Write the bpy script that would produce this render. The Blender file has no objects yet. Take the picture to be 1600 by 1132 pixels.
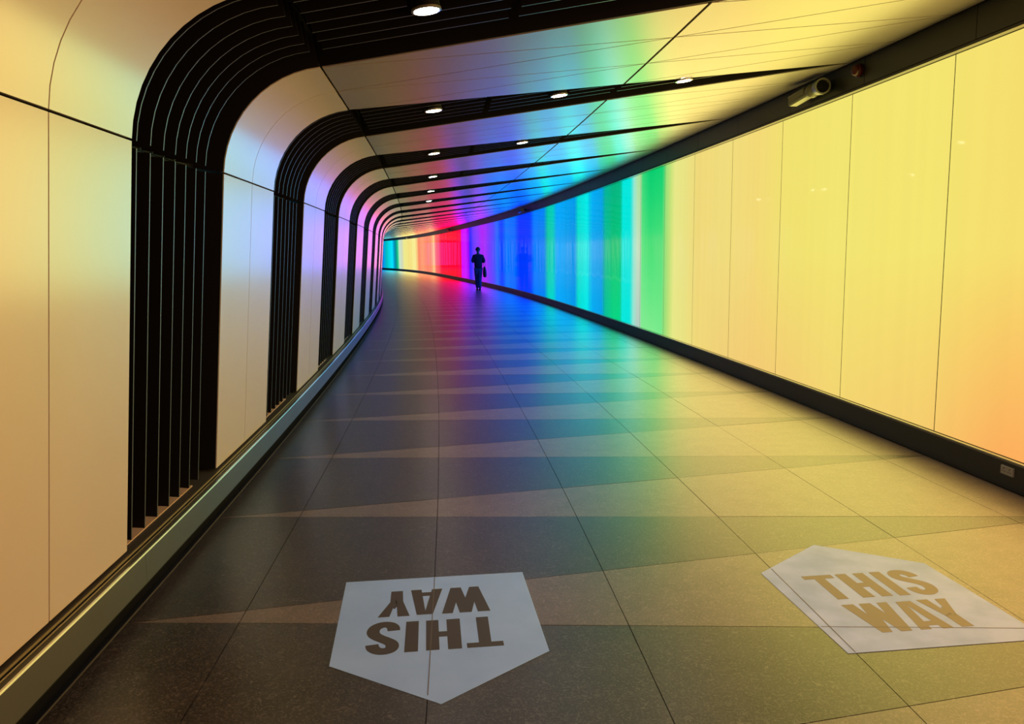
import bpy, bmesh, math, random
import numpy as np
from mathutils import Vector, Matrix

random.seed(4)
SC = bpy.context.scene
COL = SC.collection


def lin(c):
    c = [v / 255.0 for v in c]
    return tuple(v / 12.92 if v <= 0.04045 else ((v + 0.055) / 1.055) ** 2.4 for v in c)


# ------------------------------------------------------------------ camera, world, exposure
CAM_H, PITCH, ROLL, FPX = 1.5, 0.1338439561, -0.012, 1265.663
_cp, _sp, _cr, _sr = math.cos(PITCH), math.sin(PITCH), math.cos(ROLL), math.sin(ROLL)
_rt, _up, _fw = Vector((1, 0, 0)), Vector((0, _sp, _cp)), Vector((0, _cp, -_sp))
_r2, _u2 = _cr * _rt + _sr * _up, -_sr * _rt + _cr * _up
cam_data = bpy.data.cameras.new('camera')
cam_data.sensor_fit = 'HORIZONTAL'
cam_data.sensor_width = 36.0
cam_data.lens = FPX * 36.0 / 1600.0
cam_data.clip_start, cam_data.clip_end = 0.05, 500
cam = bpy.data.objects.new('camera', cam_data)
COL.objects.link(cam)
cam.matrix_world = Matrix(((_r2.x, _u2.x, -_fw.x, 0), (_r2.y, _u2.y, -_fw.y, 0), (_r2.z, _u2.z, -_fw.z, CAM_H), (0, 0, 0, 1)))
SC.camera = cam

world = bpy.data.worlds.new('world')
SC.world = world
world.use_nodes = True
world.node_tree.nodes['Background'].inputs[0].default_value = (0.012, 0.012, 0.014, 1)
world.node_tree.nodes['Background'].inputs[1].default_value = 1.0

SC.view_settings.view_transform = 'Standard'
SC.view_settings.look = 'None'
SC.view_settings.exposure = 0.0
SC.view_settings.gamma = 1.0
SC.view_settings.use_curve_mapping = False
SC.cycles.max_bounces = 10
SC.cycles.diffuse_bounces = 6
SC.cycles.glossy_bounces = 6
SC.cycles.sample_clamp_indirect = 8.0
SC.cycles.use_denoising = True

WALL_GAIN = 1.0          # how brightly the glass of the light wall glows
DOWN_W = 10.0            # each white ceiling downlight, watts
BOOST_GAIN = 2.5           # output of the extra area lamps added to boost the light wall

# ------------------------------------------------------------------ the tunnel's plan curve (s along the light wall, d to its left, z up)
DS = 0.08
_KS = [0, 8, 16, 28, 45, 90]
_KV = [v / 100 for v in (0.79489, 0.32362, 0.18794, 0.51869, 0.02239, 1.21432)]
_S0 = -10.0
_n = int(130 / DS)
_s = np.arange(0, _n) * DS
_th = 0.0462494 + np.cumsum(np.interp(_s, _KS, _KV)) * DS
_X = 3.426983 + np.cumsum(-np.sin(_th)) * DS
_Y = np.cumsum(np.cos(_th)) * DS
# continue the curve behind the camera with the starting heading
_nb = int(10 / DS)
_sb = -np.arange(_nb, 0, -1) * DS
_s = np.concatenate([_sb, _s])
_X = np.concatenate([3.426983 - _sb * math.sin(0.0462494), _X])
_Y = np.concatenate([_sb * math.cos(0.0462494), _Y])
_th = np.concatenate([np.full(_nb, 0.0462494), _th])


def W(s, d, z):
    t = float(np.interp(s, _s, _th))
    return Vector((float(np.interp(s, _s, _X)) - d * math.cos(t), float(np.interp(s, _s, _Y)) - d * math.sin(t), z))


def heading(s):
    return float(np.interp(s, _s, _th))


# ------------------------------------------------------------------ object helpers
def link(name, verts, faces, mat, parent=None, smooth=False, kind=None):
    vs = [Vector(v) for v in verts]
    c = sum(vs, Vector()) / len(vs)
    me = bpy.data.meshes.new(name)
    me.from_pydata([tuple(v - c) for v in vs], [], faces)
    me.validate()
    bm = bmesh.new()
    bm.from_mesh(me)
    bmesh.ops.recalc_face_normals(bm, faces=bm.faces)
    bm.to_mesh(me)
    bm.free()
    if mat:
        me.materials.append(mat)
    if smooth:
        me.polygons.foreach_set('use_smooth', [True] * len(me.polygons))
        me.set_sharp_from_angle(angle=math.radians(38))
    o = bpy.data.objects.new(name, me)
    COL.objects.link(o)
    o.location = c
    if parent:
        put_under(o, parent)
    if kind:
        o['kind'] = kind
    return o


def put_under(o, parent):
    o.parent = parent
    mw = parent_world(parent)
    o.matrix_parent_inverse = mw.inverted()


_world_cache = {}


def parent_world(p):
    m = Matrix.LocRotScale(p.location, p.rotation_euler, p.scale)
    if p.parent:
        m = parent_world(p.parent) @ p.matrix_parent_inverse @ m
    return m


def thing(name, label, cat, loc=(0, 0, 0), group=None):
    o = bpy.data.objects.new(name, None)
    o.empty_display_size = 0.1
    COL.objects.link(o)
    o.location = loc
    tag(o, label, cat, group)
    return o


def tag(o, label, cat, group=None):
    o['label'] = label
    o['category'] = cat
    if group:
        o['group'] = group


class MB:
    """collects vertices and faces of one mesh"""

    def __init__(self):
        self.v, self.f, self.edge = [], [], []

    def add(self, vs, fs):
        b = len(self.v)
        self.v += [Vector(v) for v in vs]
        self.f += [tuple(b + i for i in f) for f in fs]

    def prism(self, bottom, top):
        n = len(bottom)
        self.add(list(bottom) + list(top), [tuple(range(n))[::-1], tuple(range(n, 2 * n))] +
                 [(i, (i + 1) % n, n + (i + 1) % n, n + i) for i in range(n)])

    def sections(self, secs, close=True):
        """loft closed loops of equal length, capped"""
        n = len(secs[0])
        vs = [p for s in secs for p in s]
        fs = []
        for k in range(len(secs) - 1):
            for i in range(n):
                j = (i + 1) % n
                fs.append((k * n + i, k * n + j, (k + 1) * n + j, (k + 1) * n + i))
        fs.append(tuple(range(n))[::-1])
        fs.append(tuple((len(secs) - 1) * n + i for i in range(n)))
        self.add(vs, fs)

    def build(self, name, mat, parent=None, smooth=False, kind=None, edge_mat=None):
        o = link(name, self.v, self.f, mat, parent, smooth, kind)
        if edge_mat:
            o.data.materials.append(edge_mat)
            for i in self.edge:
                o.data.polygons[i].material_index = 1
        return o


def run(mb, prof, s0, s1, step=1.0):
    """sweep a closed (d, z) outline along the tunnel"""
    n = max(1, int(math.ceil((s1 - s0) / step)))
    mb.sections([[W(s0 + (s1 - s0) * k / n, d, z) for d, z in prof] for k in range(n + 1)])


# ------------------------------------------------------------------ materials
def material(name, base, rough=0.5, metal=0.0, spec=0.5, coat=0.0, coat_rough=0.1):
    m = bpy.data.materials.new(name)
    m.use_nodes = True
    b = m.node_tree.nodes['Principled BSDF']
    b.inputs['Base Color'].default_value = (*base, 1)
    b.inputs['Roughness'].default_value = rough
    b.inputs['Metallic'].default_value = metal
    b.inputs['Specular IOR Level'].default_value = spec
    b.inputs['Coat Weight'].default_value = coat
    b.inputs['Coat Roughness'].default_value = coat_rough
    return m


def nodes(m):
    return m.node_tree.nodes, m.node_tree.links, m.node_tree.nodes['Principled BSDF']


def add_noise(m, c1, c2, scale, detail=4, lo=0.35, hi=0.65, rough=None, stretch=None, bump=0.0):
    N, L, b = nodes(m)
    geo = N.new('ShaderNodeNewGeometry')
    mp = N.new('ShaderNodeMapping')
    L.new(geo.outputs['Position'], mp.inputs['Vector'])
    if stretch:
        mp.inputs['Scale'].default_value = stretch
    nz = N.new('ShaderNodeTexNoise')
    nz.inputs['Scale'].default_value = scale
    nz.inputs['Detail'].default_value = detail
    L.new(mp.outputs[0], nz.inputs['Vector'])
    cr = N.new('ShaderNodeValToRGB')
    cr.color_ramp.elements[0].position, cr.color_ramp.elements[0].color = lo, (*c1, 1)
    cr.color_ramp.elements[1].position, cr.color_ramp.elements[1].color = hi, (*c2, 1)
    L.new(nz.outputs['Fac'], cr.inputs['Fac'])
    L.new(cr.outputs['Color'], b.inputs['Base Color'])
    if rough:
        mr = N.new('ShaderNodeMapRange')
        mr.inputs['To Min'].default_value, mr.inputs['To Max'].default_value = rough
        mr.inputs['From Min'].default_value, mr.inputs['From Max'].default_value = 0.3, 0.7
        L.new(nz.outputs['Fac'], mr.inputs['Value'])
        L.new(mr.outputs['Result'], b.inputs['Roughness'])
    if bump:
        bp = N.new('ShaderNodeBump')
        bp.inputs['Strength'].default_value = bump
        bp.inputs['Distance'].default_value = 0.002
        L.new(nz.outputs['Fac'], bp.inputs['Height'])
        L.new(bp.outputs['Normal'], b.inputs['Normal'])
    return cr


def stone(name, c1, c2, fleck):
    """speckled stone tile: soft mottling with small pale flecks, satin polish"""
    m = material(name, c1, 0.345, 0.0, 0.6)
    N, L, b = nodes(m)
    b.inputs['IOR'].default_value = 1.5
    cr = add_noise(m, c1, c2, 7.0, 5, 0.3, 0.7)
    geo = N.new('ShaderNodeNewGeometry')
    fac = None
    for sc_, lo, hi, dist in ((38.0, 0.53, 0.70, 1.6), (110.0, 0.52, 0.68, 0.4)):
        n2 = N.new('ShaderNodeTexNoise')
        n2.inputs['Scale'].default_value = sc_
        n2.inputs['Detail'].default_value = 4.0
        n2.inputs['Roughness'].default_value = 0.7
        n2.inputs['Distortion'].default_value = dist
        L.new(geo.outputs['Position'], n2.inputs['Vector'])
        mr = N.new('ShaderNodeMapRange')
        mr.inputs['From Min'].default_value, mr.inputs['From Max'].default_value = lo, hi
        mr.inputs['To Max'].default_value = 0.8
        L.new(n2.outputs['Fac'], mr.inputs['Value'])
        if fac is None:
            fac = mr.outputs['Result']
        else:
            mm = N.new('ShaderNodeMath')
            mm.operation = 'MAXIMUM'
            L.new(fac, mm.inputs[0])
            L.new(mr.outputs['Result'], mm.inputs[1])
            fac = mm.outputs[0]
    mx = N.new('ShaderNodeMix')
    mx.data_type = 'RGBA'
    L.new(fac, mx.inputs[0])
    L.new(cr.outputs['Color'], mx.inputs[6])
    mx.inputs[7].default_value = (*fleck, 1)
    L.new(mx.outputs[2], b.inputs['Base Color'])
    return m


M = {}
M['stone_dark'] = stone('dark_stone', (0.014, 0.010, 0.0110), (0.030, 0.021, 0.023), (0.15, 0.125, 0.12))
M['stone_light'] = stone('light_stone', (0.088, 0.064, 0.060), (0.130, 0.095, 0.088), (0.27, 0.205, 0.19))
M['grout'] = material('grout', (0.012, 0.010, 0.009), 0.8)
M['panel'] = material('cream_panel', (0.50, 0.44, 0.40), 0.24, 0.10, 0.5)
M['panel'].node_tree.nodes['Principled BSDF'].inputs['IOR'].default_value = 1.75
add_noise(M['panel'], (0.585, 0.50, 0.455), (0.62, 0.53, 0.48), 0.9, 5, 0.3, 0.7)
M['ceil'] = material('ceiling_panel_finish', (0.275, 0.24, 0.225), 0.25, 0.0, 0.5)
M['ceil'].node_tree.nodes['Principled BSDF'].inputs['IOR'].default_value = 1.47
M['black'] = material('black_paint', (0.0035, 0.0035, 0.005), 0.5, 0.0, 0.25)
M['fin'] = material('black_fin', (0.0045, 0.0045, 0.006), 0.45, 0.0, 0.25)
M['fin_edge'] = material('lit_fin_edge', (0.075, 0.082, 0.088), 0.4, 0.1, 0.4)  # paler than the fins: wall light on their front edges put into colour
M['fascia'] = material('black_fascia', (0.018, 0.018, 0.018), 0.35, 0.0, 0.5)
M['plinth'] = material('black_plinth', (0.012, 0.012, 0.012), 0.4, 0.0, 0.5)
M['trim'] = material('bronze_trim', (0.16, 0.14, 0.11), 0.4, 0.3, 0.5)
M['head_trim'] = material('dark_head_trim', (0.05, 0.045, 0.035), 0.45, 0.2, 0.5)
M['skirt'] = material('satin_skirting', (0.14, 0.132, 0.125), 0.3, 0.6, 0.8)
add_noise(M['skirt'], (0.135, 0.127, 0.12), (0.147, 0.139, 0.13), 1.2, 3)
M['skirt_edge'] = material('skirting_edge_highlight', (0.75, 0.72, 0.66), 0.3, 0.8, 0.5)  # highlight caught by the bevel, put into a brighter colour
M['ledge'] = material('dark_ledge', (0.055, 0.045, 0.036), 0.5, 0.1, 0.4)
M['lit_sill'] = material('orange_lit_sill', (0.72, 0.46, 0.32), 0.4, 0.2, 0.5)  # orange light falling on the ledge, put into the colour
M['gold'] = material('gold_line', (0.42, 0.33, 0.18), 0.35, 0.6, 0.5)
M['sticker'] = material('sticker_vinyl', (0.36, 0.40, 0.44), 0.5, 0.0, 0.4)
add_noise(M['sticker'], (0.26, 0.42, 0.88), (0.31, 0.48, 0.95), 4.0, 5, 0.3, 0.7)
M['sticker_pale'] = material('worn_sticker_vinyl', (0.42, 0.41, 0.38), 0.5, 0.0, 0.4)
add_noise(M['sticker_pale'], (0.26, 0.35, 0.72), (0.35, 0.44, 0.86), 5.0, 6, 0.35, 0.6)
M['crease'] = material('vinyl_crease', (0.12, 0.09, 0.08), 0.6)
M['letter'] = material('brown_lettering', (0.050, 0.038, 0.042), 0.55, 0.0, 0.35)
M['letter_tan'] = material('tan_lettering', (0.20, 0.148, 0.118), 0.5, 0.0, 0.35)
M['white_plastic'] = material('pale_plastic', (0.30, 0.29, 0.25), 0.5)
M['cctv'] = material('cctv_housing', (0.17, 0.17, 0.13), 0.35, 0.1)
M['dark_lens'] = material('dark_lens', (0.01, 0.01, 0.012), 0.1, 0.0, 0.6)
M['red'] = material('red_plastic', (0.07, 0.006, 0.008), 0.35)
M['ring'] = material('brushed_ring', (0.55, 0.50, 0.42), 0.3, 0.8)
M['skin'] = material('skin', (0.16, 0.085, 0.055), 0.5)
M['hair'] = material('dark_hair', (0.010, 0.008, 0.007), 0.5)
M['shirt'] = material('dark_cloth', (0.016, 0.014, 0.024), 0.85, 0, 0.2)
M['jeans'] = material('blue_denim', (0.035, 0.062, 0.15), 0.8, 0, 0.2)
M['shoe'] = material('black_shoe', (0.010, 0.010, 0.011), 0.5)
M['bag'] = material('black_bag', (0.010, 0.011, 0.012), 0.6)

m = bpy.data.materials.new('downlight_lens')
m.use_nodes = True
_b = m.node_tree.nodes['Principled BSDF']
_b.inputs['Emission Color'].default_value = (1.0, 0.95, 0.88, 1)
_b.inputs['Emission Strength'].default_value = 90.0
M['lamp'] = m

m = bpy.data.materials.new('light_wall_glass')
m.use_nodes = True
N, L, _b = nodes(m)
_at = N.new('ShaderNodeAttribute')
_at.attribute_name = 'glow'
_b.inputs['Base Color'].default_value = (0.02, 0.02, 0.02, 1)
_b.inputs['Roughness'].default_value = 0.05
_b.inputs['IOR'].default_value = 1.16
_b.inputs['Specular IOR Level'].default_value = 0.085
L.new(_at.outputs['Color'], _b.inputs['Emission Color'])
_b.inputs['Emission Strength'].default_value = WALL_GAIN
# slightly bowed glass breaks reflections into upright streaks
_g = N.new('ShaderNodeNewGeometry')
_mp = N.new('ShaderNodeMapping')
_mp.inputs['Scale'].default_value = (1.0, 1.0, 0.12)
_nz = N.new('ShaderNodeTexNoise')
_nz.inputs['Scale'].default_value = 1.6
_nz.inputs['Detail'].default_value = 1.0
_bp = N.new('ShaderNodeBump')
_bp.inputs['Strength'].default_value = 0.5
_bp.inputs['Distance'].default_value = 0.02
L.new(_g.outputs['Position'], _mp.inputs['Vector'])
L.new(_mp.outputs[0], _nz.inputs['Vector'])
L.new(_nz.outputs['Fac'], _bp.inputs['Height'])
L.new(_bp.outputs['Normal'], _b.inputs['Normal'])
M['glass'] = m

# ------------------------------------------------------------------ colours shown by the light wall along s (sRGB)
STOPS = [(-7, 245, 175, 145), (-1, 250, 176, 120), (1.5, 250, 184, 108), (3.3, 248, 204, 107), (4.94, 246, 222, 110), (5.79, 244, 228, 112), (7.09, 243, 229, 113), (8.28, 241, 226, 112), (9.11, 243, 217, 118), (10.12, 240, 220, 124), (11.09, 240, 216, 120), (11.64, 234, 226, 130), (12.16, 232, 232, 135), (12.39, 195, 226, 120), (12.62, 150, 222, 120), (12.8, 85, 225, 120), (13.49, 70, 225, 120), (13.97, 100, 230, 130), (14.07, 190, 215, 185), (14.26, 198, 228, 195), (14.52, 150, 230, 210), (14.79, 0, 230, 220), (15.31, 0, 230, 220), (15.55, 0, 200, 125), (16.07, 0, 197, 120), (16.73, 0, 190, 150), (17.08, 0, 160, 230), (17.96, 0, 170, 240), (18.56, 0, 232, 230), (19.58, 0, 220, 210), (19.96, 0, 150, 230), (21.03, 0, 162, 240), (22.38, 0, 170, 250), (22.96, 0, 205, 185), (23.76, 0, 200, 165), (24.39, 0, 130, 240), (26.08, 0, 125, 255), (26.92, 0, 60, 255), (28.96, 0, 55, 255), (30.05, 0, 108, 255), (31.93, 0, 120, 255), (33.0, 0, 65, 255), (34.11, 40, 110, 255), (34.94, 80, 80, 255), (36.14, 120, 60, 255), (37.39, 165, 50, 250), (38.33, 175, 40, 250), (39.49, 140, 60, 255), (40.93, 110, 60, 255), (42.0, 40, 40, 255), (42.67, 160, 0, 255), (43.59, 205, 30, 255), (45.16, 220, 0, 255), (45.54, 255, 0, 80), (47.65, 255, 0, 40), (51.14, 255, 0, 30), (54.29, 250, 10, 35), (55.6, 250, 80, 80), (57.26, 255, 110, 90), (58.27, 255, 205, 130), (59.63, 250, 150, 100), (61.68, 255, 135, 100), (64.39, 255, 160, 110), (66.4, 250, 140, 100), (67.07, 250, 200, 125), (68.38, 250, 240, 150), (70.95, 245, 225, 130), (73.43, 240, 235, 140), (74.94, 205, 215, 195), (75.83, 200, 240, 200), (76.7, 10, 190, 130), (77.56, 0, 140, 150), (78.13, 0, 150, 200), (78.97, 0, 230, 255), (80.34, 0, 215, 230), (81.42, 0, 190, 190), (82.47, 0, 160, 230), (83.25, 20, 110, 220), (100, 20, 60, 220)]
_ss = [a[0] for a in STOPS]
_cc = [np.array(a[1:], float) for a in STOPS]
TOP = {12.8: (10, 208, 112), 13.49: (0, 205, 110), 13.97: (60, 215, 120), 15.55: (0, 182, 130), 16.07: (0, 178, 125), 16.73: (0, 180, 150), 14.07: (165, 222, 150), 14.26: (175, 226, 160)}
BOT = {-7: (245, 165, 135), -1: (250, 160, 105), 1.5: (252, 165, 98), 3.3: (252, 168, 90), 4.94: (252, 174, 92), 5.79: (245, 204, 108), 7.09: (243, 214, 112), 8.28: (243, 206, 114), 9.11: (243, 203, 115), 10.12: (240, 208, 120), 12.8: (120, 235, 140), 13.49: (128, 236, 142), 13.97: (130, 235, 145), 14.07: (180, 205, 190), 14.26: (180, 205, 195), 15.55: (0, 212, 130), 16.07: (0, 212, 130), 22.96: (0, 215, 205), 23.76: (0, 210, 195)}


def glow(s, t):
    """t from 0 at the foot of the glass to 1 at its head; sRGB stops, linear out"""
    mid = [np.interp(s, _ss, [c[i] for c in _cc]) for i in range(3)]
    if t >= 0.5:
        o = [np.interp(s, _ss, [TOP.get(a[0], a[1:])[i] for a in STOPS]) for i in range(3)]
        k = (t - 0.5) * 2
    else:
        o = [np.interp(s, _ss, [BOT.get(a[0], a[1:])[i] for a in STOPS]) for i in range(3)]
        k = (0.5 - t) * 2
    return lin([mid[i] * (1 - k) + o[i] * k for i in range(3)])


S_MIN, S_MAX = -7.0, 98.0
PER = 2.79                     # pitch of the dark slots
SLOT0, SLOT_W = 3.62, 1.395    # first dark slot on the left wall
DL, DR, DM = 4.176, 0.03, 2.06   # ceiling: end of the cove, light-wall edge, long joint


def ceil_z(d):
    return 3.05 - 0.1206 * (d - DR)


# profile of the left wall: leaning flat, then a quarter-round cove up to the ceiling
FLAT = [(4.882, 0.25), (4.738, 1.965)]
_wd = Vector((-0.0837, 1.0)).normalized()
_cd = Vector((-1.0, 0.1206)).normalized()
_P0 = Vector((4.737, 1.975))
_ang = math.acos(_wd.dot(_cd))
_RAD = 0.638
_nin = Vector((-_wd.y, _wd.x))          # towards the inside of the tunnel
_ctr = _P0 + _nin * _RAD
COVE = []
for _i in range(13):
    _a = _ang * _i / 12
    _v = -_nin * _RAD
    _c, _sn = math.cos(_a), math.sin(_a)
    COVE.append((_ctr.x + _v.x * _c - _v.y * _sn, _ctr.y + _v.x * _sn + _v.y * _c))
# make the end land exactly on the ceiling plane
_dz = ceil_z(COVE[-1][0]) - COVE[-1][1]
COVE = [(d, z + _dz * i / 12) for i, (d, z) in enumerate(COVE)]


def normals(prof):
    out = []
    for i in range(len(prof)):
        a = Vector(prof[max(0, i - 1)])
        b = Vector(prof[min(len(prof) - 1, i + 1)])
        t = (b - a).normalized()
        out.append((t.y, -t.x))     # outward: away from the passage
    return out


def prof_offset(prof, off):
    return [(d + n[0] * off, z + n[1] * off) for (d, z), n in zip(prof, normals(prof))]


# ------------------------------------------------------------------ floor
mb = MB()
run(mb, [(-0.15, -0.20), (-0.15, -0.022), (5.05, -0.022), (5.05, -0.20)], S_MIN, S_MAX)
floor = mb.build('floor', M['grout'], kind='structure')

FP, FL0, FR0, FDL = 1.395, 3.45, 4.30, 4.78
STRIPS = [0.04, 0.39, 1.185, 1.985, 2.78, 3.575, 4.37, 4.832]


def zig(j, d, tilted):
    L_, R_ = FL0 + FP * j, FR0 + FP * (j if tilted else j - 1)
    return L_ + (R_ - L_) * max(0.0, (FDL - d)) / FDL


def inset(poly, g):
    """shrink a convex polygon (s, d) by g"""
    pts = []
    for p in poly:
        if not pts or (Vector(p) - Vector(pts[-1])).length > 1e-4:
            pts.append(p)
    if (Vector(pts[0]) - Vector(pts[-1])).length < 1e-4:
        pts.pop()
    n = len(pts)
    if n < 3:
        return None
    area = sum(pts[i][0] * pts[(i + 1) % n][1] - pts[(i + 1) % n][0] * pts[i][1] for i in range(n)) / 2
    if abs(area) < 0.004:
        return None
    if area < 0:
        pts = pts[::-1]
    lines = []
    for i in range(n):
        a, b = Vector(pts[i]), Vector(pts[(i + 1) % n])
        t = (b - a).normalized()
        nn = Vector((-t.y, t.x))
        lines.append((a + nn * g, t))
    out = []
    for i in range(n):
        (p, t), (q, u) = lines[i - 1], lines[i]
        den = t.x * u.y - t.y * u.x
        if abs(den) < 1e-6:
            out.append(tuple(q))
            continue
        k = ((q.x - p.x) * u.y - (q.y - p.y) * u.x) / den
        x = p + t * k
        if (x - Vector(pts[i])).length > 0.05:          # blunt very sharp corners
            x = Vector(pts[i]) + (x - Vector(pts[i])).normalized() * 0.05
        out.append(tuple(x))
    return out


tiles = []
for j in range(-8, 68):
    for a, b in zip(STRIPS[:-1], STRIPS[1:]):
        light = [(zig(j, a, False), a), (zig(j, a, True), a), (zig(j, b, True), b), (zig(j, b, False), b)]
        dark = [(zig(j, a, True), a), (zig(j + 1, a, False), a), (zig(j + 1, b, False), b), (zig(j, b, True), b)]
        for poly, mat in ((light, 'stone_light'), (dark, 'stone_dark')):
            q = inset(poly, 0.0017)
            if q:
                tiles.append((sum(p[0] for p in q) / len(q), q, mat))
near = sorted([t for t in tiles if t[0] > 1.6], key=lambda t: t[0])
single, rest = near[:296], near[296:] + [t for t in tiles if t[0] <= 1.6]
for s_, q, mat in single:
    mb = MB()
    h = random.uniform(-0.0004, 0.0004)
    mb.prism([W(a, b, -0.0215) for a, b in q], [W(a, b, h) for a, b in q])
    mb.build('floor_tile', M[mat], floor)
for mat in ('stone_light', 'stone_dark'):
    mb = MB()
    for s_, q, mm in rest:
        if mm == mat:
            mb.prism([W(a, b, -0.0215) for a, b in q], [W(a, b, 0) for a, b in q])
    mb.build('far_floor_tiles', M[mat], floor, kind='stuff')
mb = MB()
run(mb, [(4.836, -0.021), (4.836, 0.001), (4.842, 0.001), (4.842, -0.021)], S_MIN, S_MAX)
mb.build('floor_edge_strip', M['trim'], floor)

# ------------------------------------------------------------------ right side: light wall, plinth, fascia
GZ0, GZ1 = 0.1894, 2.8027
mb = MB()
run(mb, [(-0.03, 0.0), (-0.15, 0.0), (-0.15, 3.25), (-0.03, 3.25)], S_MIN, S_MAX)
wall_right = mb.build('wall_right', M['black'], kind='structure')
GP, G0 = 1.3997, 5.67
k = -9
while G0 + GP * k < S_MAX - 1:
    a, b = G0 + GP * k + 0.004, G0 + GP * (k + 1) - 0.004
    nx, nz = (28, 6)
    vs, cs, fs = [], [], []
    for i in range(nx + 1):
        s_ = a + (b - a) * i / nx
        strk = 1 + random.uniform(-0.016, 0.006)
        for j in range(nz + 1):
            t = j / nz
            vs.append(W(s_, 0.0, GZ0 + (GZ1 - GZ0) * t))
            cs.append(tuple(v * strk for v in glow(s_, t)))
    for i in range(nx):
        for j in range(nz):
            p = i * (nz + 1) + j
            fs.append((p, p + nz + 1, p + nz + 2, p + 1))
    nf = len(vs)
    for s_, t in ((a, 0), (b, 0), (b, 1), (a, 1)):
        vs.append(W(s_, -0.014, GZ0 + (GZ1 - GZ0) * t))
        cs.append((0, 0, 0))
    c00, c10, c11, c01 = nf + 4, nf + 5, nf + 6, nf + 7
    for s_, t in ((a, 0), (b, 0), (b, 1), (a, 1)):
        vs.append(W(s_, 0.0, GZ0 + (GZ1 - GZ0) * t))
        cs.append((0, 0, 0))
    fs += [(nf, nf + 1, nf + 2, nf + 3), (c00, nf, nf + 3, c01), (c10, c11, nf + 2, nf + 1), (c00, c10, nf + 1, nf), (c01, nf + 3, nf + 2, c11)]
    o = link('glass_panel', vs, fs, M['glass'], wall_right)
    at = o.data.color_attributes.new('glow', 'FLOAT_COLOR', 'POINT')
    at.data.foreach_set('color', [x for c in cs for x in (*c, 1.0)])
    k += 1

# boost lamps added before the glass, in the colours the wall shows
def boost_lamp(s0, s1):
    n = 6
    c = np.mean([glow(s0 + (s1 - s0) * (i + .5) / n, t) for i in range(n) for t in (.15, .5, .85)], axis=0)
    sm, hgt = (s0 + s1) / 2, GZ1 - GZ0
    ld = bpy.data.lights.new('wall_boost_lamp', 'AREA')
    ld.shape = 'RECTANGLE'
    ld.size, ld.size_y = (s1 - s0), hgt
    mx = max(c)
    ld.color = [float(v / mx) for v in c]
    ld.energy = float(mx) * BOOST_GAIN * math.pi * (s1 - s0) * hgt
    o = bpy.data.objects.new('wall_boost_lamp', ld)
    COL.objects.link(o)
    t = heading(sm)
    x, z = Vector((-math.sin(t), math.cos(t), 0)), Vector((math.cos(t), math.sin(t), 0))
    y = z.cross(x)
    p = W(sm, 0.006, (GZ0 + GZ1) / 2)
    o.matrix_world = Matrix(((x.x, y.x, z.x, p.x), (x.y, y.y, z.y, p.y), (x.z, y.z, z.z, p.z), (0, 0, 0, 1)))


s_ = S_MIN + 0.2
while s_ < 90:
    w_ = GP / 2 if s_ < 27 else GP
    boost_lamp(s_, s_ + w_)
    s_ += w_

mb = MB()
run(mb, [(-0.03, 0.0), (0.034, 0.0), (0.034, 0.168), (-0.03, 0.168)], S_MIN, S_MAX)
base_r = mb.build('baseboard_right', M['plinth'], kind='structure')
mb = MB()
run(mb, [(-0.028, 0.170), (0.038, 0.170), (0.038, 0.180), (0.034, 0.186), (-0.028, 0.186)], S_MIN, S_MAX)
mb.build('ledge_strip', M['trim'], base_r)

mb = MB()
run(mb, [(-0.03, 2.83), (0.044, 2.83), (0.044, 3.22), (-0.03, 3.22)], S_MIN, S_MAX)
fascia = mb.build('trim_1', M['black'], kind='structure')
k = -9
while G0 + GP * k < S_MAX - 1:
    mb = MB()
    a = G0 + GP * k - 0.28
    run(mb, [(0.046, 2.826), (0.052, 2.832), (0.052, 3.046), (0.046, 3.046)], a + 0.003, a + GP - 0.003, 2.0)
    mb.build('fascia_panel', M['fascia'], fascia)
    k += 1
mb = MB()
run(mb, [(-0.028, 2.806), (0.058, 2.806), (0.058, 2.824), (-0.028, 2.824)], S_MIN, S_MAX)
mb.build('head_strip', M['head_trim'], fascia)

# ------------------------------------------------------------------ ceiling and left wall shells
mb = MB()
run(mb, [(-0.15, ceil_z(-0.15) + 0.2), (4.3, ceil_z(4.3) + 0.2), (4.3, ceil_z(4.3) + 0.3), (-0.15, ceil_z(-0.15) + 0.3)], S_MIN, S_MAX)
ceiling = mb.build('ceiling', M['black'], kind='structure')
_full = [(4.903, 0.0)] + FLAT + COVE
_in = prof_offset(_full, 0.20)
_out = prof_offset(_full, 0.26)
_in[0] = (_in[0][0], 0.0)
_out[0] = (_out[0][0], 0.0)
mb = MB()
run(mb, _in + _out[::-1], S_MIN, S_MAX)
wall_left = mb.build('wall_left', M['black'], kind='structure')


def panel_sweep(mb, s0, s1, prof, th):
    inn, out = prof, prof_offset(prof, th)
    mb.sections([[W(s0, *p) for p in (a, b)] + [W(s1, *p) for p in (b, a)] for a, b in zip(inn, out)])


def fin_sweep(mb, pts, half, d0, d1):
    """pts: (s, d, z, nd, nz) along the fin; its front edge faces are remembered"""
    mb.edge += [len(mb.f) + 4 * i for i in range(len(pts) - 1)]
    mb.sections([[W(s - half, d + nd * d0, z + nz * d0), W(s + half, d + nd * d0, z + nz * d0),
                  W(s + half, d + nd * d1, z + nz * d1), W(s - half, d + nd * d1, z + nz * d1)] for s, d, z, nd, nz in pts])


def cpts(sd):
    nd, nz = 0.1197, 0.9928
    return [(s, d, ceil_z(d), nd, nz) for s, d in sd]


def lp(a, b, d):
    """straight line on the ceiling from s=a at the cove to s=b at the light wall"""
    return b + (a - b) * (d - DR) / (DL - DR)


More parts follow.
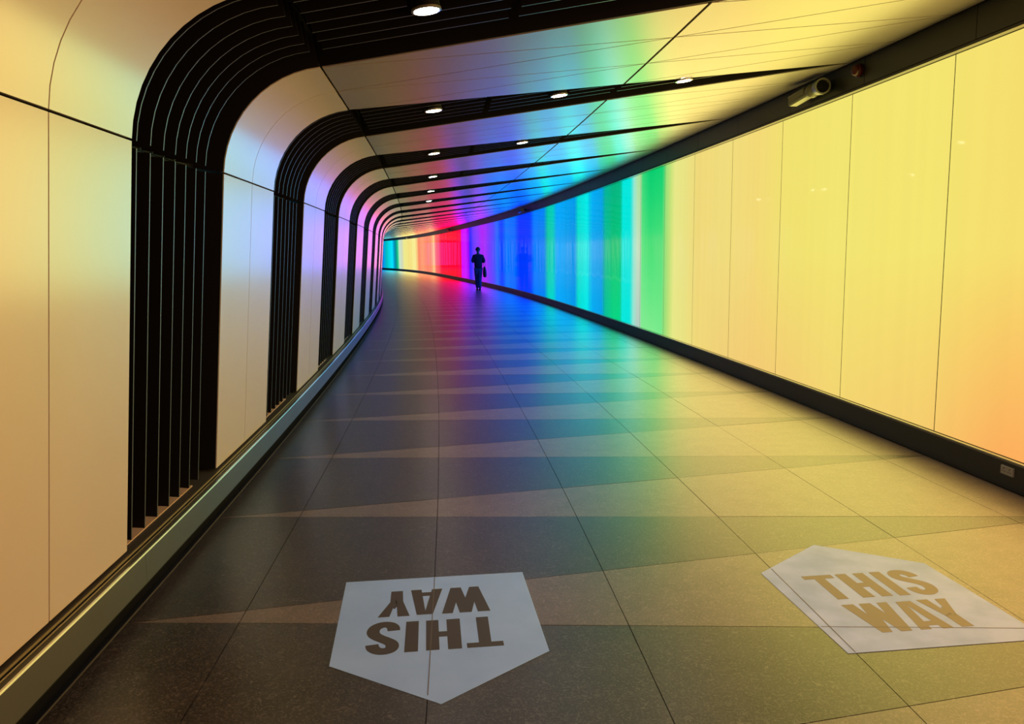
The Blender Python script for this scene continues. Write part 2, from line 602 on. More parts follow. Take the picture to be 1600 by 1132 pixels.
OFFS = [0.335, 0.50, 0.665, 0.825, 0.99, 1.155, 1.315]
GAPS = [(4.110, 3.145), (3.095, 2.095), (2.040, 1.070), (1.020, 0.20)]
LAMPS = {}
for k in range(-2, 34):
    LAMPS[k] = [(SLOT0 + PER * k + o, d) for o, d in ((0.50 if k == 0 else 0.41, 3.555), (0.41, 2.56), (0.43, 1.54))]
K_SINGLE = 12
far_wall, far_ceil, far_fin, far_bay = MB(), MB(), MB(), MB()
n_flat, n_cove = normals(FLAT), normals(COVE)
FLAT_IN = prof_offset(FLAT, 0.03)
COVE_IN = prof_offset(COVE, 0.03)
for k in range(-3, 34):
    a, b = SLOT0 + PER * k, SLOT0 + PER * k + SLOT_W          # dark slot
    a2 = a + PER
    ap, ap2 = a + 0.59, a2 + 0.59                            # slot tips at the light wall
    many = k > K_SINGLE
    # --- cream panels between this slot and the next
    mid = (b + a2) / 2
    for s0, s1 in ((b, mid), (mid, a2)):
        g0 = 0.004 if s0 == mid else 0.0
        g1 = 0.004 if s1 == mid else 0.0
        for prof, nm in ((FLAT, 'wall_panel'), (COVE, 'cove_panel')):
            mb = far_wall if many else MB()
            panel_sweep(mb, s0 + g0, s1 - g1, prof, 0.025)
            if not many:
                mb.build(nm, M['panel'], wall_left, smooth=True)
    dl, dr = DL - 0.006, DR + 0.025
    S = lambda t, d: lp(b, ap, d) if t == 0 else (lp(a2, ap2, d) if t == 1 else None)
    E1, Mm, E2 = (lp(b, ap, dl), dl), ((lp(b, ap, dl) + lp(a2, ap2, dl)) / 2, dl), (lp(a2, ap2, dl), dl)
    s1_, s2_ = lp(b, ap, DM), lp(a2, ap2, DM)
    row = lambda t, d: (lp(b, ap, d) * (1 - t) + lp(a2, ap2, d) * t, d)
    V = [row(t, DM + 0.004) for t in (0, 1 / 3, 2 / 3, 1)]
    U = [row(t, DM - 0.004) for t in (0, 1 / 3, 2 / 3, 1)]
    Wt = [row(t, dr) for t in (0, 0.25, 0.5, 0.75, 1)]
    tris = [(E1, V[0], V[1]), (E1, V[1], Mm), (Mm, V[1], V[2]), (Mm, V[2], E2), (E2, V[2], V[3]),
            (U[0], Wt[0], Wt[1]), (U[0], Wt[1], U[1]), (U[1], Wt[1], Wt[2]), (U[1], Wt[2], U[2]),
            (U[2], Wt[2], Wt[3]), (U[2], Wt[3], U[3]), (U[3], Wt[3], Wt[4])]
    for t in tris:
        q = inset(list(t), 0.006)
        if not q:
            continue
        mb = far_ceil if many else MB()
        mb.prism([W(s, d, ceil_z(d)) for s, d in q], [W(s, d, ceil_z(d) + 0.022) for s, d in q])
        if not many:
            mb.build('ceiling_panel', M['ceil'], ceiling)
    # --- dark slot: lining and fins
    mb = far_bay if many else MB()
    for prof, nn in ((FLAT, n_flat), (COVE, n_cove)):
        pr = [(d, z, n[0], n[1]) for (d, z), n in zip(prof, nn)]
        for s in (a + 0.008, b - 0.008):
            fin_sweep(mb, [(s, *p) for p in pr], 0.004, 0.004, 0.185)
        mb.sections([[W(a, d + x * 0.17, z + y * 0.17), W(b, d + x * 0.17, z + y * 0.17),
                      W(b, d + x * 0.185, z + y * 0.185), W(a, d + x * 0.185, z + y * 0.185)] for d, z, x, y in pr])
    if not many:
        wbay = mb.build('louvre_bay', M['black'], wall_left)
        mb = MB()
        run(mb, [(4.925, 0.2355), (4.985, 0.2355), (4.985, 0.2405), (4.925, 0.2405)], a + 0.02, b - 0.33, 2.0)
        mb.build('lit_sill_strip', M['lit_sill'], wbay)  # strip added to show the ledge lit orange between the fins
    mb = far_bay if many else MB()
    for e0, e1, sh in ((a, ap, 0.008), (b, ap, -0.008)):
        fin_sweep(mb, cpts([(lp(e0, e1, d) + sh, d) for d in (DL, 0.10)]), 0.004, 0.004, 0.18)
    mb.sections([[W(lp(a, ap, d), d, ceil_z(d) + 0.17), W(lp(b, ap, d), d, ceil_z(d) + 0.17),
                  W(lp(b, ap, d), d, ceil_z(d) + 0.18), W(lp(a, ap, d), d, ceil_z(d) + 0.18)] for d in (DL, 0.06)])
    if not many:
        cbay = mb.build('louvre_bay', M['black'], ceiling)
    for off in OFFS:
        s = b - off
        mb = far_fin if many else MB()
        fin_sweep(mb, [(s, d, z, *n) for (d, z), n in zip([(4.8802, 0.272), (4.7395, 1.945)], n_flat)], 0.0045, 0.010, 0.165)
        if not many:
            mb.build('fin', M['fin'], wbay, edge_mat=M['fin_edge'])
        mb = far_fin if many else MB()
        fin_sweep(mb, [(s, d, z, *n) for (d, z), n in zip(COVE, n_cove)], 0.0045, 0.010, 0.165)
        if not many:
            mb.build('fin', M['fin'], wbay, edge_mat=M['fin_edge'])
        d_end = DR + (off + 0.02) / SLOT_W * (DL - DR)
        for g0, g1 in GAPS:
            spans = [(g0, max(g1, d_end))]
            for ls, ld in LAMPS.get(k, []):
                nsp = []
                for p, q in spans:
                    if p > ld > q and abs(lp(b, ap, ld) - off - ls) < 0.075:
                        nsp += [(p, ld + 0.085), (ld - 0.085, q)]
                    else:
                        nsp.append((p, q))
                spans = nsp
            for p, q in spans:
                if p - q < 0.05:
                    continue
                mb = far_fin if many else MB()
                fin_sweep(mb, cpts([(lp(b, ap, d) - off, d) for d in (p, q)]), 0.0045, 0.010, 0.165)
                if not many:
                    mb.build('fin', M['fin'], cbay, edge_mat=M['fin_edge'])
far_wall.build('far_wall_panels', M['panel'], wall_left, smooth=True, kind='stuff')
far_ceil.build('far_ceiling_panels', M['ceil'], ceiling, kind='stuff')
far_bay.build('far_louvre_bays', M['black'], wall_left, kind='stuff')
far_fin.build('far_fins', M['fin'], wall_left, kind='stuff', edge_mat=M['fin_edge'])

# ------------------------------------------------------------------ left skirting
mb = MB()
run(mb, [(4.90, 0.0), (5.08, 0.0), (5.08, 0.225), (4.90, 0.225)], S_MIN, S_MAX)
base_l = mb.build('baseboard_left', M['black'], kind='structure')
k = -4
while SLOT0 + PER * k < S_MAX - 3:
    s0 = SLOT0 + PER * k + 0.05
    s1 = s0 + PER
    mb = MB()
    run(mb, [(4.825, 0.085), (4.895, 0.085), (4.895, 0.217), (4.825, 0.217)], s0 + 0.001, s1 - 0.001, 1.4)
    p = mb.build('skirting_panel', M['skirt'], base_l)
    k += 1
mb = MB()
run(mb, [(4.821, 0.2175), (4.831, 0.2175), (4.831, 0.224), (4.823, 0.224)], S_MIN, S_MAX)
mb.build('skirting_edge', M['skirt_edge'], base_l)
mb = MB()
run(mb, [(4.832, 0.2175), (4.862, 0.2175), (4.862, 0.2215), (4.832, 0.2215)], S_MIN, S_MAX)
run(mb, [(4.872, 0.2265), (5.05, 0.2265), (5.05, 0.236), (4.872, 0.236)], S_MIN, S_MAX)
mb.build('ledge', M['ledge'], base_l)
mb = MB()
run(mb, [(4.851, 0.2255), (4.854, 0.2255), (4.854, 0.229), (4.851, 0.229)], S_MIN, S_MAX)
run(mb, [(4.867, 0.2255), (4.870, 0.2255), (4.870, 0.235), (4.867, 0.235)], S_MIN, S_MAX)
mb.build('ledge_groove_trim', M['gold'], base_l)


# ------------------------------------------------------------------ small helpers for round things
def frame(axis):
    a = Vector(axis).normalized()
    u = a.orthogonal().normalized()
    return a, u, a.cross(u)


def lathe(mb, origin, axis, prof, n=24):
    """prof: (height along the axis, radius); closed by its ends"""
    a, u, v = frame(axis)
    o = Vector(origin)
    secs = []
    for h, r in prof:
        secs.append([o + a * h + (u * math.cos(2 * math.pi * i / n) + v * math.sin(2 * math.pi * i / n)) * max(r, 1e-4) for i in range(n)])
    mb.sections(secs)


def ring(mb, origin, axis, prof, n=28):
    """closed outline (height, radius) spun into a ring"""
    a, u, v = frame(axis)
    o = Vector(origin)
    m_ = len(prof)
    vs, fs = [], []
    for i in range(n):
        dr = u * math.cos(2 * math.pi * i / n) + v * math.sin(2 * math.pi * i / n)
        vs += [o + a * h + dr * r for h, r in prof]
    for i in range(n):
        for j in range(m_):
            fs.append((i * m_ + j, i * m_ + (j + 1) % m_, ((i + 1) % n) * m_ + (j + 1) % m_, ((i + 1) % n) * m_ + j))
    mb.add(vs, fs)


# ------------------------------------------------------------------ downlights in the dark ceiling slots
CN = (0.1197, 0.9928)
_ordn = ['nearest', 'second', 'third', 'fourth', 'fifth', 'sixth', 'seventh', 'eighth']


def downlight(s, d, label):
    p = W(s, d, ceil_z(d) - 0.007)
    t = heading(s)
    ax = Vector((-math.cos(t) * CN[0], -math.sin(t) * CN[0], CN[1]))
    o = thing('downlight', label, 'ceiling light', p, 'round downlights in the dark ceiling slots') if label else ceiling
    mb = MB()
    lathe(mb, p, ax, [(0.006, 0.066), (0.15, 0.062), (0.152, 0.03)])
    mb.build('housing', M['black'], o, smooth=True)
    mb = MB()
    ring(mb, p, ax, [(-0.006, 0.060), (-0.004, 0.070), (0.005, 0.070), (0.005, 0.058)])
    mb.build('rim', M['ring'], o, smooth=True)
    mb = MB()
    lathe(mb, p, ax, [(-0.002, 0.050), (-0.003, 0.0565), (0.005, 0.0575)])
    mb.build('lens', M['lamp'], o)
    ld = bpy.data.lights.new('downlight_lamp', 'SPOT')
    ld.energy, ld.color = DOWN_W, (0.92, 0.96, 1.0)
    ld.spot_size, ld.spot_blend, ld.shadow_soft_size = math.radians(105), 0.9, 0.05
    lo = bpy.data.objects.new('downlight_lamp', ld)
    COL.objects.link(lo)
    lo.location = p - ax * 0.03
    return o


side = ['nearer the curved left wall', 'in the middle of the passage', 'nearer the light wall']
for k in (-1, 0, 1, 2, 3, 4, 5):
    for n_, (s, d) in enumerate(LAMPS[k]):
        if k >= 3 and n_ > 0:
            continue
        if k == 2 and n_ == 2:
            continue
        if k == -1 and n_ == 0:
            continue
        if k == -1 or (k == 0 and n_ > 0):
            lb = None                       # overhead, outside the picture: only parts of the ceiling
        elif k == 0 and n_ == 0:
            lb = 'largest round white downlight, set in the widest dark slot at the top of the picture'
        elif k in (0, 1, 2):
            lb = 'round downlight in the %s dark ceiling slot, %s' % (_ordn[k], side[n_])
        else:
            lb = 'tiny round white downlight, the only one seen in the %s dark ceiling slot' % _ordn[k]
        downlight(s, d, lb)


# ------------------------------------------------------------------ cameras and alarm on the black fascia
def cctv(s, z, label):
    """two heads on one wall plate: a round one facing the viewer, a box one facing down the tunnel"""
    d0 = 0.0525
    t = heading(s)
    al = Vector((-math.sin(t), math.cos(t), 0))
    out = Vector((-math.cos(t), -math.sin(t), 0))
    upv = Vector((0, 0, 1))
    p = W(s, d0, z)
    o = thing('cctv_camera', label, 'security camera', p, 'security cameras on the black fascia')
    mb = MB()
    lathe(mb, p + al * 0.13, out, [(0.0, 0.05), (0.02, 0.05), (0.024, 0.045)], 24)
    lathe(mb, p + al * 0.13 + out * 0.022, out, [(0.0, 0.022), (0.06, 0.022)], 14)
    mb.build('wall_plate', M['cctv'], o)
    c = p + out * 0.088
    # round head
    ax = (-al + out * 0.12 - upv * 0.05).normalized()
    mb = MB()
    lathe(mb, c - ax * 0.085, ax, [(0.0, 0.045), (0.02, 0.066), (0.10, 0.068)], 28)
    rh = mb.build('round_head', M['cctv'], o, smooth=True)
    mb = MB()
    ring(mb, c + ax * 0.0155, ax, [(0.0, 0.070), (0.022, 0.070), (0.022, 0.056), (0.0, 0.056)])
    mb.build('bezel', M['cctv'], rh)
    mb = MB()
    lathe(mb, c + ax * 0.016, ax, [(0.0, 0.055), (0.004, 0.053)], 24)
    mb.build('lens', M['dark_lens'], rh)
    # ball joint
    q = c + al * 0.17 - upv * 0.004
    mb = MB()
    lathe(mb, q - al * 0.06, al, [(0.06 - 0.06 * math.cos(math.pi * i / 10), 0.064 * math.sin(math.pi * i / 10)) for i in range(11)], 20)
    mb.build('ball_joint', M['cctv'], o, smooth=True)
    # box head with a lid
    bx = (al - upv * 0.10 + out * 0.06).normalized()
    sv = bx.cross(upv).normalized()
    tp = sv.cross(bx).normalized()
    r0 = q + bx * 0.058
    box = lambda w, h, x: [r0 + bx * x + sv * a * w + tp * b * h for a, b in ((-1, -.75), (-.75, -1), (.75, -1), (1, -.75), (1, .75), (.75, 1), (-.75, 1), (-1, .75))]
    mb = MB()
    mb.sections([box(.030, .028, 0.0), box(.046, .040, 0.015), box(.046, .040, 0.30), box(.040, .034, 0.315)])
    hs = mb.build('housing', M['cctv'], o)
    mb = MB()
    mb.prism([r0 + bx * x + sv * y + tp * .041 for x, y in ((.01, -.05), (.31, -.05), (.31, .05), (.01, .05))],
             [r0 + bx * x + sv * y + tp * .050 for x, y in ((.015, -.044), (.305, -.044), (.305, .044), (.015, .044))])
    for yy in (-.0475, .0475):
        mb.prism([r0 + bx * x + sv * (yy + w) + tp * zz for x, w, zz in ((.02, -.002, -.008), (.30, -.002, -.008), (.30, .002, -.008), (.02, .002, -.008))],
                 [r0 + bx * x + sv * (yy + w) + tp * zz for x, w, zz in ((.02, -.002, .0415), (.30, -.002, .0415), (.30, .002, .0415), (.02, .002, .0415))])
    mb.build('sun_shield', M['cctv'], hs)
    mb = MB()
    lathe(mb, r0 + bx * 0.3152, bx, [(0.0, 0.028), (0.004, 0.026)], 18)
    mb.build('lens', M['dark_lens'], hs)


cctv(7.36, 2.925, 'olive grey two-headed security camera on the black fascia, nearest and largest of its row')
cctv(27.6, 2.925, 'small security camera on the black fascia above the blue stripes')
cctv(49.3, 2.925, 'tiny dark security camera on the fascia above the red stripes')
cctv(71.0, 2.925, 'farthest tiny security camera, on the fascia above the far yellow stripes')

s_, z_ = 6.86, 2.955
t_ = heading(s_)
out_ = Vector((-math.cos(t_), -math.sin(t_), 0))
p_ = W(s_, 0.0525, z_)
al_ = thing('alarm_beacon', 'small dark red alarm beacon on the black fascia beside the nearest security camera', 'alarm', p_)
mb = MB()
lathe(mb, p_, out_, [(0, 0.052), (0.025, 0.052), (0.03, 0.046)], 24)
mb.build('base', M['red'], al_)
mb = MB()
lathe(mb, p_, out_, [(0.031, 0.044), (0.045, 0.043), (0.06, 0.036), (0.07, 0.02), (0.073, 0.001)], 24)
mb.build('dome', M['red'], al_, smooth=True)
mb = MB()
q_ = W(s_ + 0.085, 0.0525, z_ + 0.005)
a3 = Vector((-math.sin(t_), math.cos(t_), 0))
mb.prism([q_ + a3 * x + Vector((0, 0, z)) for x, z in ((-0.011, -0.02), (0.011, -0.02), (0.011, 0.02), (-0.011, 0.02))],
         [q_ + out_ * 0.02 + a3 * x + Vector((0, 0, z)) for x, z in ((-0.011, -0.02), (0.011, -0.02), (0.011, 0.02), (-0.011, 0.02))])
mb.build('tag_plate', M['white_plastic'], al_)

# ------------------------------------------------------------------ socket on the right plinth
s_, z_ = 4.835, 0.118
t_ = heading(s_)
out_ = Vector((-math.cos(t_), -math.sin(t_), 0))
al3 = Vector((-math.sin(t_), math.cos(t_), 0))
c_ = W(s_, 0.0345, z_)


def plate(mb, c, w, h, d0, d1, al, out):
    r = [(-w / 2, -h / 2), (w / 2, -h / 2), (w / 2, h / 2), (-w / 2, h / 2)]
    mb.prism([c + al * x + Vector((0, 0, z)) + out * d0 for x, z in r], [c + al * x * 0.95 + Vector((0, 0, z * 0.93)) + out * d1 for x, z in r])


sock = thing('floor_socket', 'small pale socket plate low on the black plinth under the light wall', 'socket', c_)
mb = MB()
plate(mb, c_, 0.115, 0.055, 0.0, 0.010, al3, out_)
pl = mb.build('faceplate', M['white_plastic'], sock)
for dx in (-0.026, 0.026):
    mb = MB()
    for ox, oz, w_, h_ in ((0, 0.012, 0.005, 0.010), (-0.011, -0.006, 0.008, 0.004), (0.011, -0.006, 0.008, 0.004)):
        plate(mb, c_ + al3 * (dx + ox) + Vector((0, 0, oz)), w_, h_, 0.0095, 0.0108, al3, out_)
    mb.build('outlet', M['dark_lens'], pl)

# ------------------------------------------------------------------ floor stickers: THIS WAY
LET = {
    'T': [[(-.245, .670), (-.103, .670), (-.103, .708), (-.245, .708)], [(-.205, .450), (-.155, .450), (-.151, .671), (-.199, .671)]],
    'H': [[(-.088, .452), (-.033, .452), (-.030, .708), (-.083, .708)], [(0.000, .452), (.050, .452), (.054, .706), (.003, .706)], [(-.034, .557), (.002, .557), (.002, .601), (-.034, .601)]],
    'I': [[(.080, .450), (.131, .450), (.137, .708), (.085, .708)]],
    'W': [[(-.221, .395), (-.168, .395), (-.148, .137), (-.190, .137)], [(-.190, .137), (-.148, .137), (-.092, .395), (-.142, .395)],
          [(-.142, .395), (-.092, .395), (-.064, .137), (-.110, .137)], [(-.110, .137), (-.064, .137), (-.017, .395), (-.062, .395)]],
    'A': [[(-.027, .138), (.019, .138), (.057, .391), (.021, .391)], [(.066, .136), (.112, .136), (.088, .391), (.050, .391)], [(.017, .168), (.070, .168), (.062, .205), (.025, .205)]],
    'Y': [[(.149, .138), (.200, .138), (.202, .262), (.146, .262)], [(.1755, .235), (.202, .250), (.250, .393), (.202, .393)], [(.146, .250), (.1755, .235), (.168, .395), (.118, .395)],
          [(.152, .240), (.198, .240), (.186, .318), (.180, .318)]],
}
_sc = [(.262, .632), (.256, .662), (.238, .684), (.214, .690), (.192, .680), (.183, .656), (.188, .628), (.208, .604), (.236, .578), (.257, .549), (.262, .516), (.252, .484), (.227, .465), (.200, .468), (.184, .490), (.180, .522)]
_d = []
for i in range(len(_sc) - 1):
    p0, p1, p2, p3 = (Vector(_sc[max(0, i - 1)]), Vector(_sc[i]), Vector(_sc[i + 1]), Vector(_sc[min(len(_sc) - 1, i + 2)]))
    for q in range(4):
        t = q / 4
        _d.append(tuple(0.5 * ((2 * p1) + (p2 - p0) * t + (2 * p0 - 5 * p1 + 4 * p2 - p3) * t * t + (3 * p1 - p0 - 3 * p2 + p3) * t ** 3)))
_sc = _d + [_sc[-1]]
_S = []
for i in range(len(_sc)):
    a_, b_ = Vector(_sc[max(0, i - 1)]), Vector(_sc[min(len(_sc) - 1, i + 1)])
    tt = (b_ - a_).normalized()
    nn = Vector((-tt.y, tt.x)) * (0.0255 if 0 < i < len(_sc) - 1 else 0.024)
    p = Vector(_sc[i])
    _S.append((p + nn, p - nn))
LET['S'] = [[tuple(_S[i][0]), tuple(_S[i + 1][0]), tuple(_S[i + 1][1]), tuple(_S[i][1])] for i in range(len(_S) - 1)]


def sticker(base, up, label, mat, lmat, creases):
    up = Vector(up).normalized()
    rt = Vector((up.y, -up.x))
    w = lambda u, v, z: Vector((base[0] + rt.x * u + up.x * v, base[1] + rt.y * u + up.y * v, z))
    o = thing('floor_sticker', label, 'floor sticker', (base[0] + up.x * 0.5, base[1] + up.y * 0.5, 0.0005), 'arrow stickers on the floor')
    mb = MB()
    out = [(-.41, 0), (.41, 0), (.41, .774), (0.01, 1.085), (-.41, .774)]
    mb.prism([w(u, v, 0.0006) for u, v in out], [w(u, v, 0.0016) for u, v in out])
    vin = mb.build('vinyl', M[mat], o)
    for ch in 'THISWAY':
        mb = MB()
        for i, q in enumerate(LET[ch]):
            zt = 0.0022 + 0.00003 * (i % 3)
            mb.prism([w(u, v, 0.0017) for u, v in q], [w(u, v, zt) for u, v in q])
        mb.build('letter', M[lmat], o)
    # the tile joints underneath press thin creases into the vinyl
    for line in creases:
        run_, keep = [], []
        for p in line:
            q = W(p[0], p[1], 0)
            u, v = (q.x - base[0]) * rt.x + (q.y - base[1]) * rt.y, (q.x - base[0]) * up.x + (q.y - base[1]) * up.y
            keep.append((u, v) if (-.405 < u < .405 and .005 < v < .77 + (.41 - abs(u)) * .75) else None)
        pts_ = [k_ for k_ in keep if k_]
        if len(pts_) < 4:
            continue
        a_, b_ = Vector(pts_[0]), Vector(pts_[-1])
        nn_ = Vector((-(b_ - a_).y, (b_ - a_).x)).normalized() * 0.0016
        mb = MB()
        mb.prism([w(*(a_ + nn_), .0017), w(*(b_ + nn_), .0017), w(*(b_ - nn_), .0017), w(*(a_ - nn_), .0017)],
                 [w(*(a_ + nn_), .0025), w(*(b_ + nn_), .0025), w(*(b_ - nn_), .0025), w(*(a_ - nn_), .0025)])
        mb.build('crease', M['crease'], o)
    return o


sticker((-.37, 3.62), (.118, -.993), 'blue-grey arrow sticker reading THIS WAY upside down, pointing at the viewer', 'sticker', 'letter',
        [[(2.6 + i * .02, 3.575) for i in range(70)]])
sticker((1.65, 2.9), (-.118, .993), 'pale grey arrow sticker reading THIS WAY upright, pointing down the tunnel', 'sticker_pale', 'letter_tan',
        [[(2.4 + i * .02, 1.985) for i in range(100)], [(2.4 + i * .02, 1.185) for i in range(100)],
         [(zig(0, .6 + i * .02, False), .6 + i * .02) for i in range(100)]])


# ------------------------------------------------------------------ the walking person, seen from behind
def skin_mesh(chains, levels=2):
    """chains: lists of (point, radius); points that coincide are shared -> one continuous skinned surface"""
    pts, rad, edges, key = [], [], [], {}
    for ch in chains:
        prev = None
        for p, r in ch:
            kk = tuple(round(c, 4) for c in p)
            if kk not in key:
                key[kk] = len(pts)
                pts.append(p)
                rad.append(r)
            i = key[kk]
            if prev is not None and prev != i:
                edges.append((prev, i))
            prev = i
    me = bpy.data.meshes.new('skeleton')
    me.from_pydata(pts, edges, [])
    o = bpy.data.objects.new('skeleton', me)
    COL.objects.link(o)
    md = o.modifiers.new('skin', 'SKIN')
    md.use_smooth_shade = True
    for i, v in enumerate(me.skin_vertices[0].data):
        r = rad[i]
        v.radius = r if isinstance(r, tuple) else (r, r)
        v.use_root = (i == 0)
    if levels:
        sb = o.modifiers.new('sub', 'SUBSURF')
        sb.levels = sb.render_levels = levels
    dg = bpy.context.evaluated_depsgraph_get()
    ev = o.evaluated_get(dg)
    res = bpy.data.meshes.new_from_object(ev)
    vs = [v.co.copy() for v in res.vertices]
    fs = [tuple(p.vertices) for p in res.polygons]
    bpy.data.objects.remove(o)
    return vs, fs


PX, PY = -1.326, 33.237
PH = heading(33.5)
Rz = Matrix.Rotation(PH - 0.02, 4, 'Z')
base = Vector((PX, PY, 0.0))
tr = lambda p: base + Rz @ Vector(p)
person = thing('person', 'person in dark short-sleeved shirt and blue jeans walking away along the tunnel', 'person', base)

pel = (0, 0, .97)
sp1, sp2, ch, nk, hb = (0, .01, 1.10), (0, .02, 1.25), (0, .02, 1.38), (0, .03, 1.49), (0, .045, 1.56)
head = [(hb, .058), ((0, .05, 1.62), (.086, .100)), ((0, .05, 1.69), (.088, .104)), ((0, .045, 1.735), .06)]
Lhip, Lkn, Lan, Lto = (-.080, 0, .91), (-.055, .17, .50), (-.030, .22, .10), (-.034, .38, .045)
Rhip, Rkn, Ran, Rto = (.080, 0, .91), (.062, .02, .49), (.038, -.12, .095), (.042, .03, .035)
Lsh, Lel, Lwr = (-.185, .02, 1.415), (-.235, -.02, 1.14), (-.12, .20, 1.17)
Rsh, Rel, Rwr = (.185, .02, 1.415), (.25, -.01, 1.13), (.13, .20, 1.16)
bodyc = [
    [(pel, (.13, .10)), (sp1, (.125, .09)), (sp2, (.14, .10)), (ch, (.15, .10)), (nk, .052)] + head,
    [(pel, (.13, .10)), (Lhip, .085), (Lkn, .055), ((-.042, .19, .30), .052), (Lan, .035), ((-.032, .25, .045), .038), (Lto, .032)],
    [(pel, (.13, .10)), (Rhip, .085), (Rkn, .055), ((.050, -.05, .30), .052), (Ran, .035), ((.040, -.09, .045), .038), (Rto, .032)],
    [(ch, (.15, .10)), (Lsh, .058), (Lel, .042), (Lwr, .027), ((-.095, .235, 1.175), .034)],
    [(ch, (.15, .10)), (Rsh, .058), (Rel, .042), (Rwr, .027), ((.105, .235, 1.165), .034)],
]
V_, F_ = skin_mesh(bodyc)
body = MB()
body.add([tr(v) for v in V_], F_)


def hand(root, sx):
    pal = Vector(root)
    for i, ln in enumerate((.062, .072, .066, .052)):
        b0 = pal + Vector((sx * -.004, .02, .026 - .017 * i))
        b1 = b0 + Vector((-sx * ln * .45, ln * .45, 0))
        b2 = b1 + Vector((-sx * ln * .5, -ln * .1, -.004))
        v, f = skin_mesh([[(tuple(pal), .012), (tuple(b0), .0095), (tuple(b1), .0085), (tuple(b2), .0075)]], 1)
        body.add([tr(x) for x in v], f)
    t0 = pal + Vector((-sx * .012, .0, .03))
    t1 = t0 + Vector((-sx * .02, .02, .025))
    v, f = skin_mesh([[(tuple(pal), .012), (tuple(t0), .0105), (tuple(t1), .0085)]], 1)
    body.add([tr(x) for x in v], f)


hand((-.095, .235, 1.175), -1)
hand((.105, .235, 1.165), 1)
for sx in (-1, 1):     # ears, eyes
    lathe(body, tr((sx * .072, .045, 1.635)), Rz.to_3x3() @ Vector((sx, -.25, 0)), [(0, .026), (.008, .03), (.014, .022)], 12)
    lathe(body, tr((sx * .03, .128, 1.645)), Rz.to_3x3() @ Vector((0, 1, 0)), [(-.01, .012), (.004, .011), (.008, .004)], 10)
nose = [tr(p) for p in ((-.016, .128, 1.605), (.016, .128, 1.605), (0, .168, 1.608), (0, .13, 1.66))]
body.add(nose, [(0, 1, 2), (0, 2, 3), (1, 3, 2), (0, 3, 1)])
lathe(body, tr((0, .125, 1.572)), Rz.to_3x3() @ Vector((0, 1, 0)), [(0, .022), (.006, .018), (.009, .006)], 12)
body.build('body', M['skin'], person, smooth=True)

# hair: cap over the back and crown
hv = MB()
rows, cols = 9, 22
pts = []
for i in range(rows):
    ph = math.pi * 0.60 * i / (rows - 1)
    row_ = []
    for j in range(cols):
        a_ = 2 * math.pi * j / cols
        fr = max(0.0, math.sin(a_))
        p2 = ph * (1 - 0.36 * fr)
        row_.append(tr((.100 * math.sin(p2) * math.cos(a_), .04 + .112 * math.sin(p2) * math.sin(a_), 1.652 + .108 * math.cos(p2))))
    pts.append(row_)
hv.sections(pts)
hv.build('hair', M['hair'], person, smooth=True)

sv, sf = skin_mesh([
    [((0, 0, .87), (.180, .145)), ((0, .005, 1.02), (.176, .138)), (sp1, (.176, .132)), (sp2, (.192, .138)), (ch, (.196, .135)), ((0, .025, 1.455), (.10, .08))],
    [(ch, (.196, .135)), ((-.165, .02, 1.375), .090), ((-.215, -.005, 1.24), .076), ((-.236, -.015, 1.13), .070)],
    [(ch, (.196, .135)), ((.165, .02, 1.375), .090), ((.220, 0, 1.24), .076), ((.248, -.005, 1.12), .070)],
])
mb = MB()
mb.add([tr(v) for v in sv], sf)
mb.build('shirt', M['shirt'], person, smooth=True)
jv, jf = skin_mesh([
    [((0, 0, .965), (.135, .105)), ((-.072, 0, .87), (.108, .116)), ((-.066, .08, .70), .100), (Lkn, .082), ((-.042, .19, .30), .074), ((-.030, .225, .075), .066)],
    [((0, 0, .965), (.135, .105)), ((.072, 0, .87), (.108, .116)), ((.068, .01, .70), .100), (Rkn, .082), ((.050, -.05, .30), .074), ((.038, -.115, .07), .066)],
])
mb = MB()
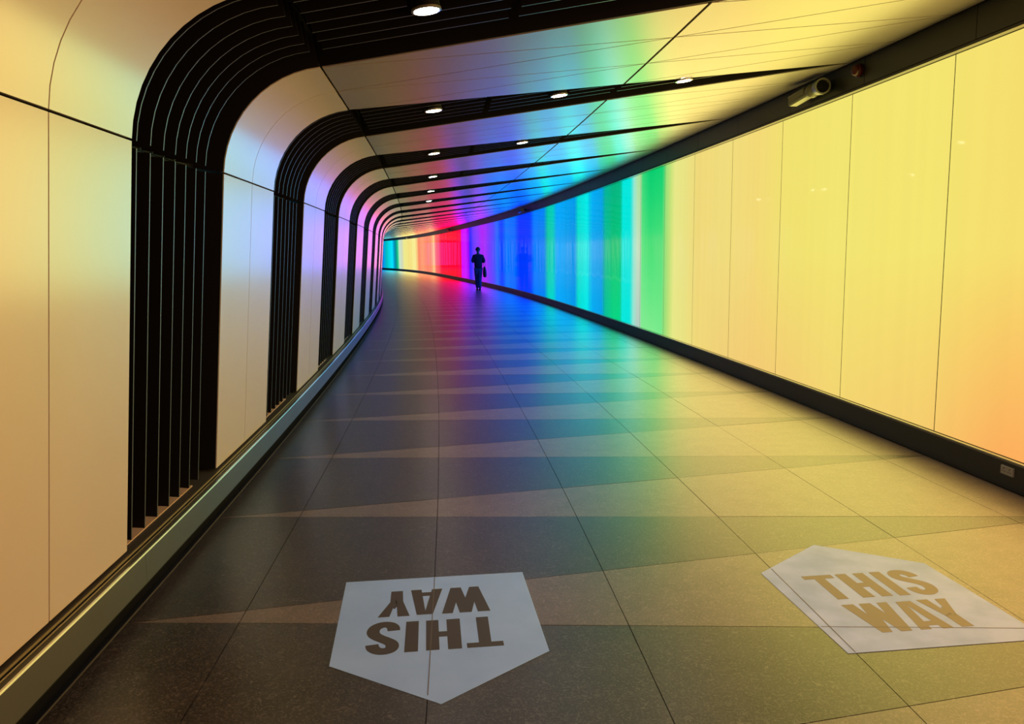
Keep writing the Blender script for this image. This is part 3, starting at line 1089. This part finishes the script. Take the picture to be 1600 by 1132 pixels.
mb.add([tr(v) for v in jv], jf)
mb.build('jeans', M['jeans'], person, smooth=True)
for an, to, hz in ((Lan, Lto, .0), (Ran, Rto, .0)):
    ax_, ay_ = an[0], an[1]
    secs = []
    for y_, w_, h0, h1 in ((-.055, .030, .004, .070), (-.03, .040, 0, .085), (.03, .042, 0, .082), (.10, .047, 0, .060), (.16, .045, .0, .050), (.20, .028, .004, .038)):
        secs.append([tr((ax_ + w_ * cx, ay_ + y_, h0 + (h1 - h0) * cz)) for cx, cz in ((-.9, 0), (.9, 0), (1, .45), (.6, 1), (-.6, 1), (-1, .45))])
    mb = MB()
    mb.sections(secs)
    mb.build('shoe', M['shoe'], person, smooth=False)

# bag hanging from the crook of the right arm
bag = thing('shoulder_bag', 'black shoulder bag hanging from the right arm of the walking person', 'bag', tr((.27, -.03, .60)))
secs = []
for z_, w_, t__, cx in ((.53, .055, .045, .262), (.56, .10, .070, .262), (.68, .125, .082, .260), (.82, .11, .072, .254), (.93, .07, .046, .250), (.96, .045, .032, .250)):
    secs.append([tr((cx + t__ * math.cos(2 * math.pi * i / 16) * .95, -.02 + w_ * 1.3 * math.sin(2 * math.pi * i / 16), z_)) for i in range(16)])
mb = MB()
mb.sections(secs)
mb.build('pouch', M['bag'], bag, smooth=True)
for dy in (-.035, .035):
    mb = MB()
    st = [(.262, dy, .945), (.282, .02 + dy * .4, 1.05), (.275, .04 + dy * .3, 1.16), (.235, .055 + dy * .2, 1.195), (.192, .04 + dy * .3, 1.15), (.200, .02 + dy * .4, 1.05), (.236, dy, .945)]
    secs = []
    for i, p in enumerate(st):
        a_, b_ = Vector(st[max(0, i - 1)]), Vector(st[min(len(st) - 1, i + 1)])
        t2 = (b_ - a_).normalized()
        sd_ = Vector((0, 1, 0))
        nn = t2.cross(sd_).normalized()
        p = Vector(p)
        secs.append([tr(p + sd_ * x + nn * y) for x, y in ((-.010, -.003), (.010, -.003), (.010, .003), (-.010, .003))])
    mb.sections(secs)
    mb.build('strap', M['bag'], bag)
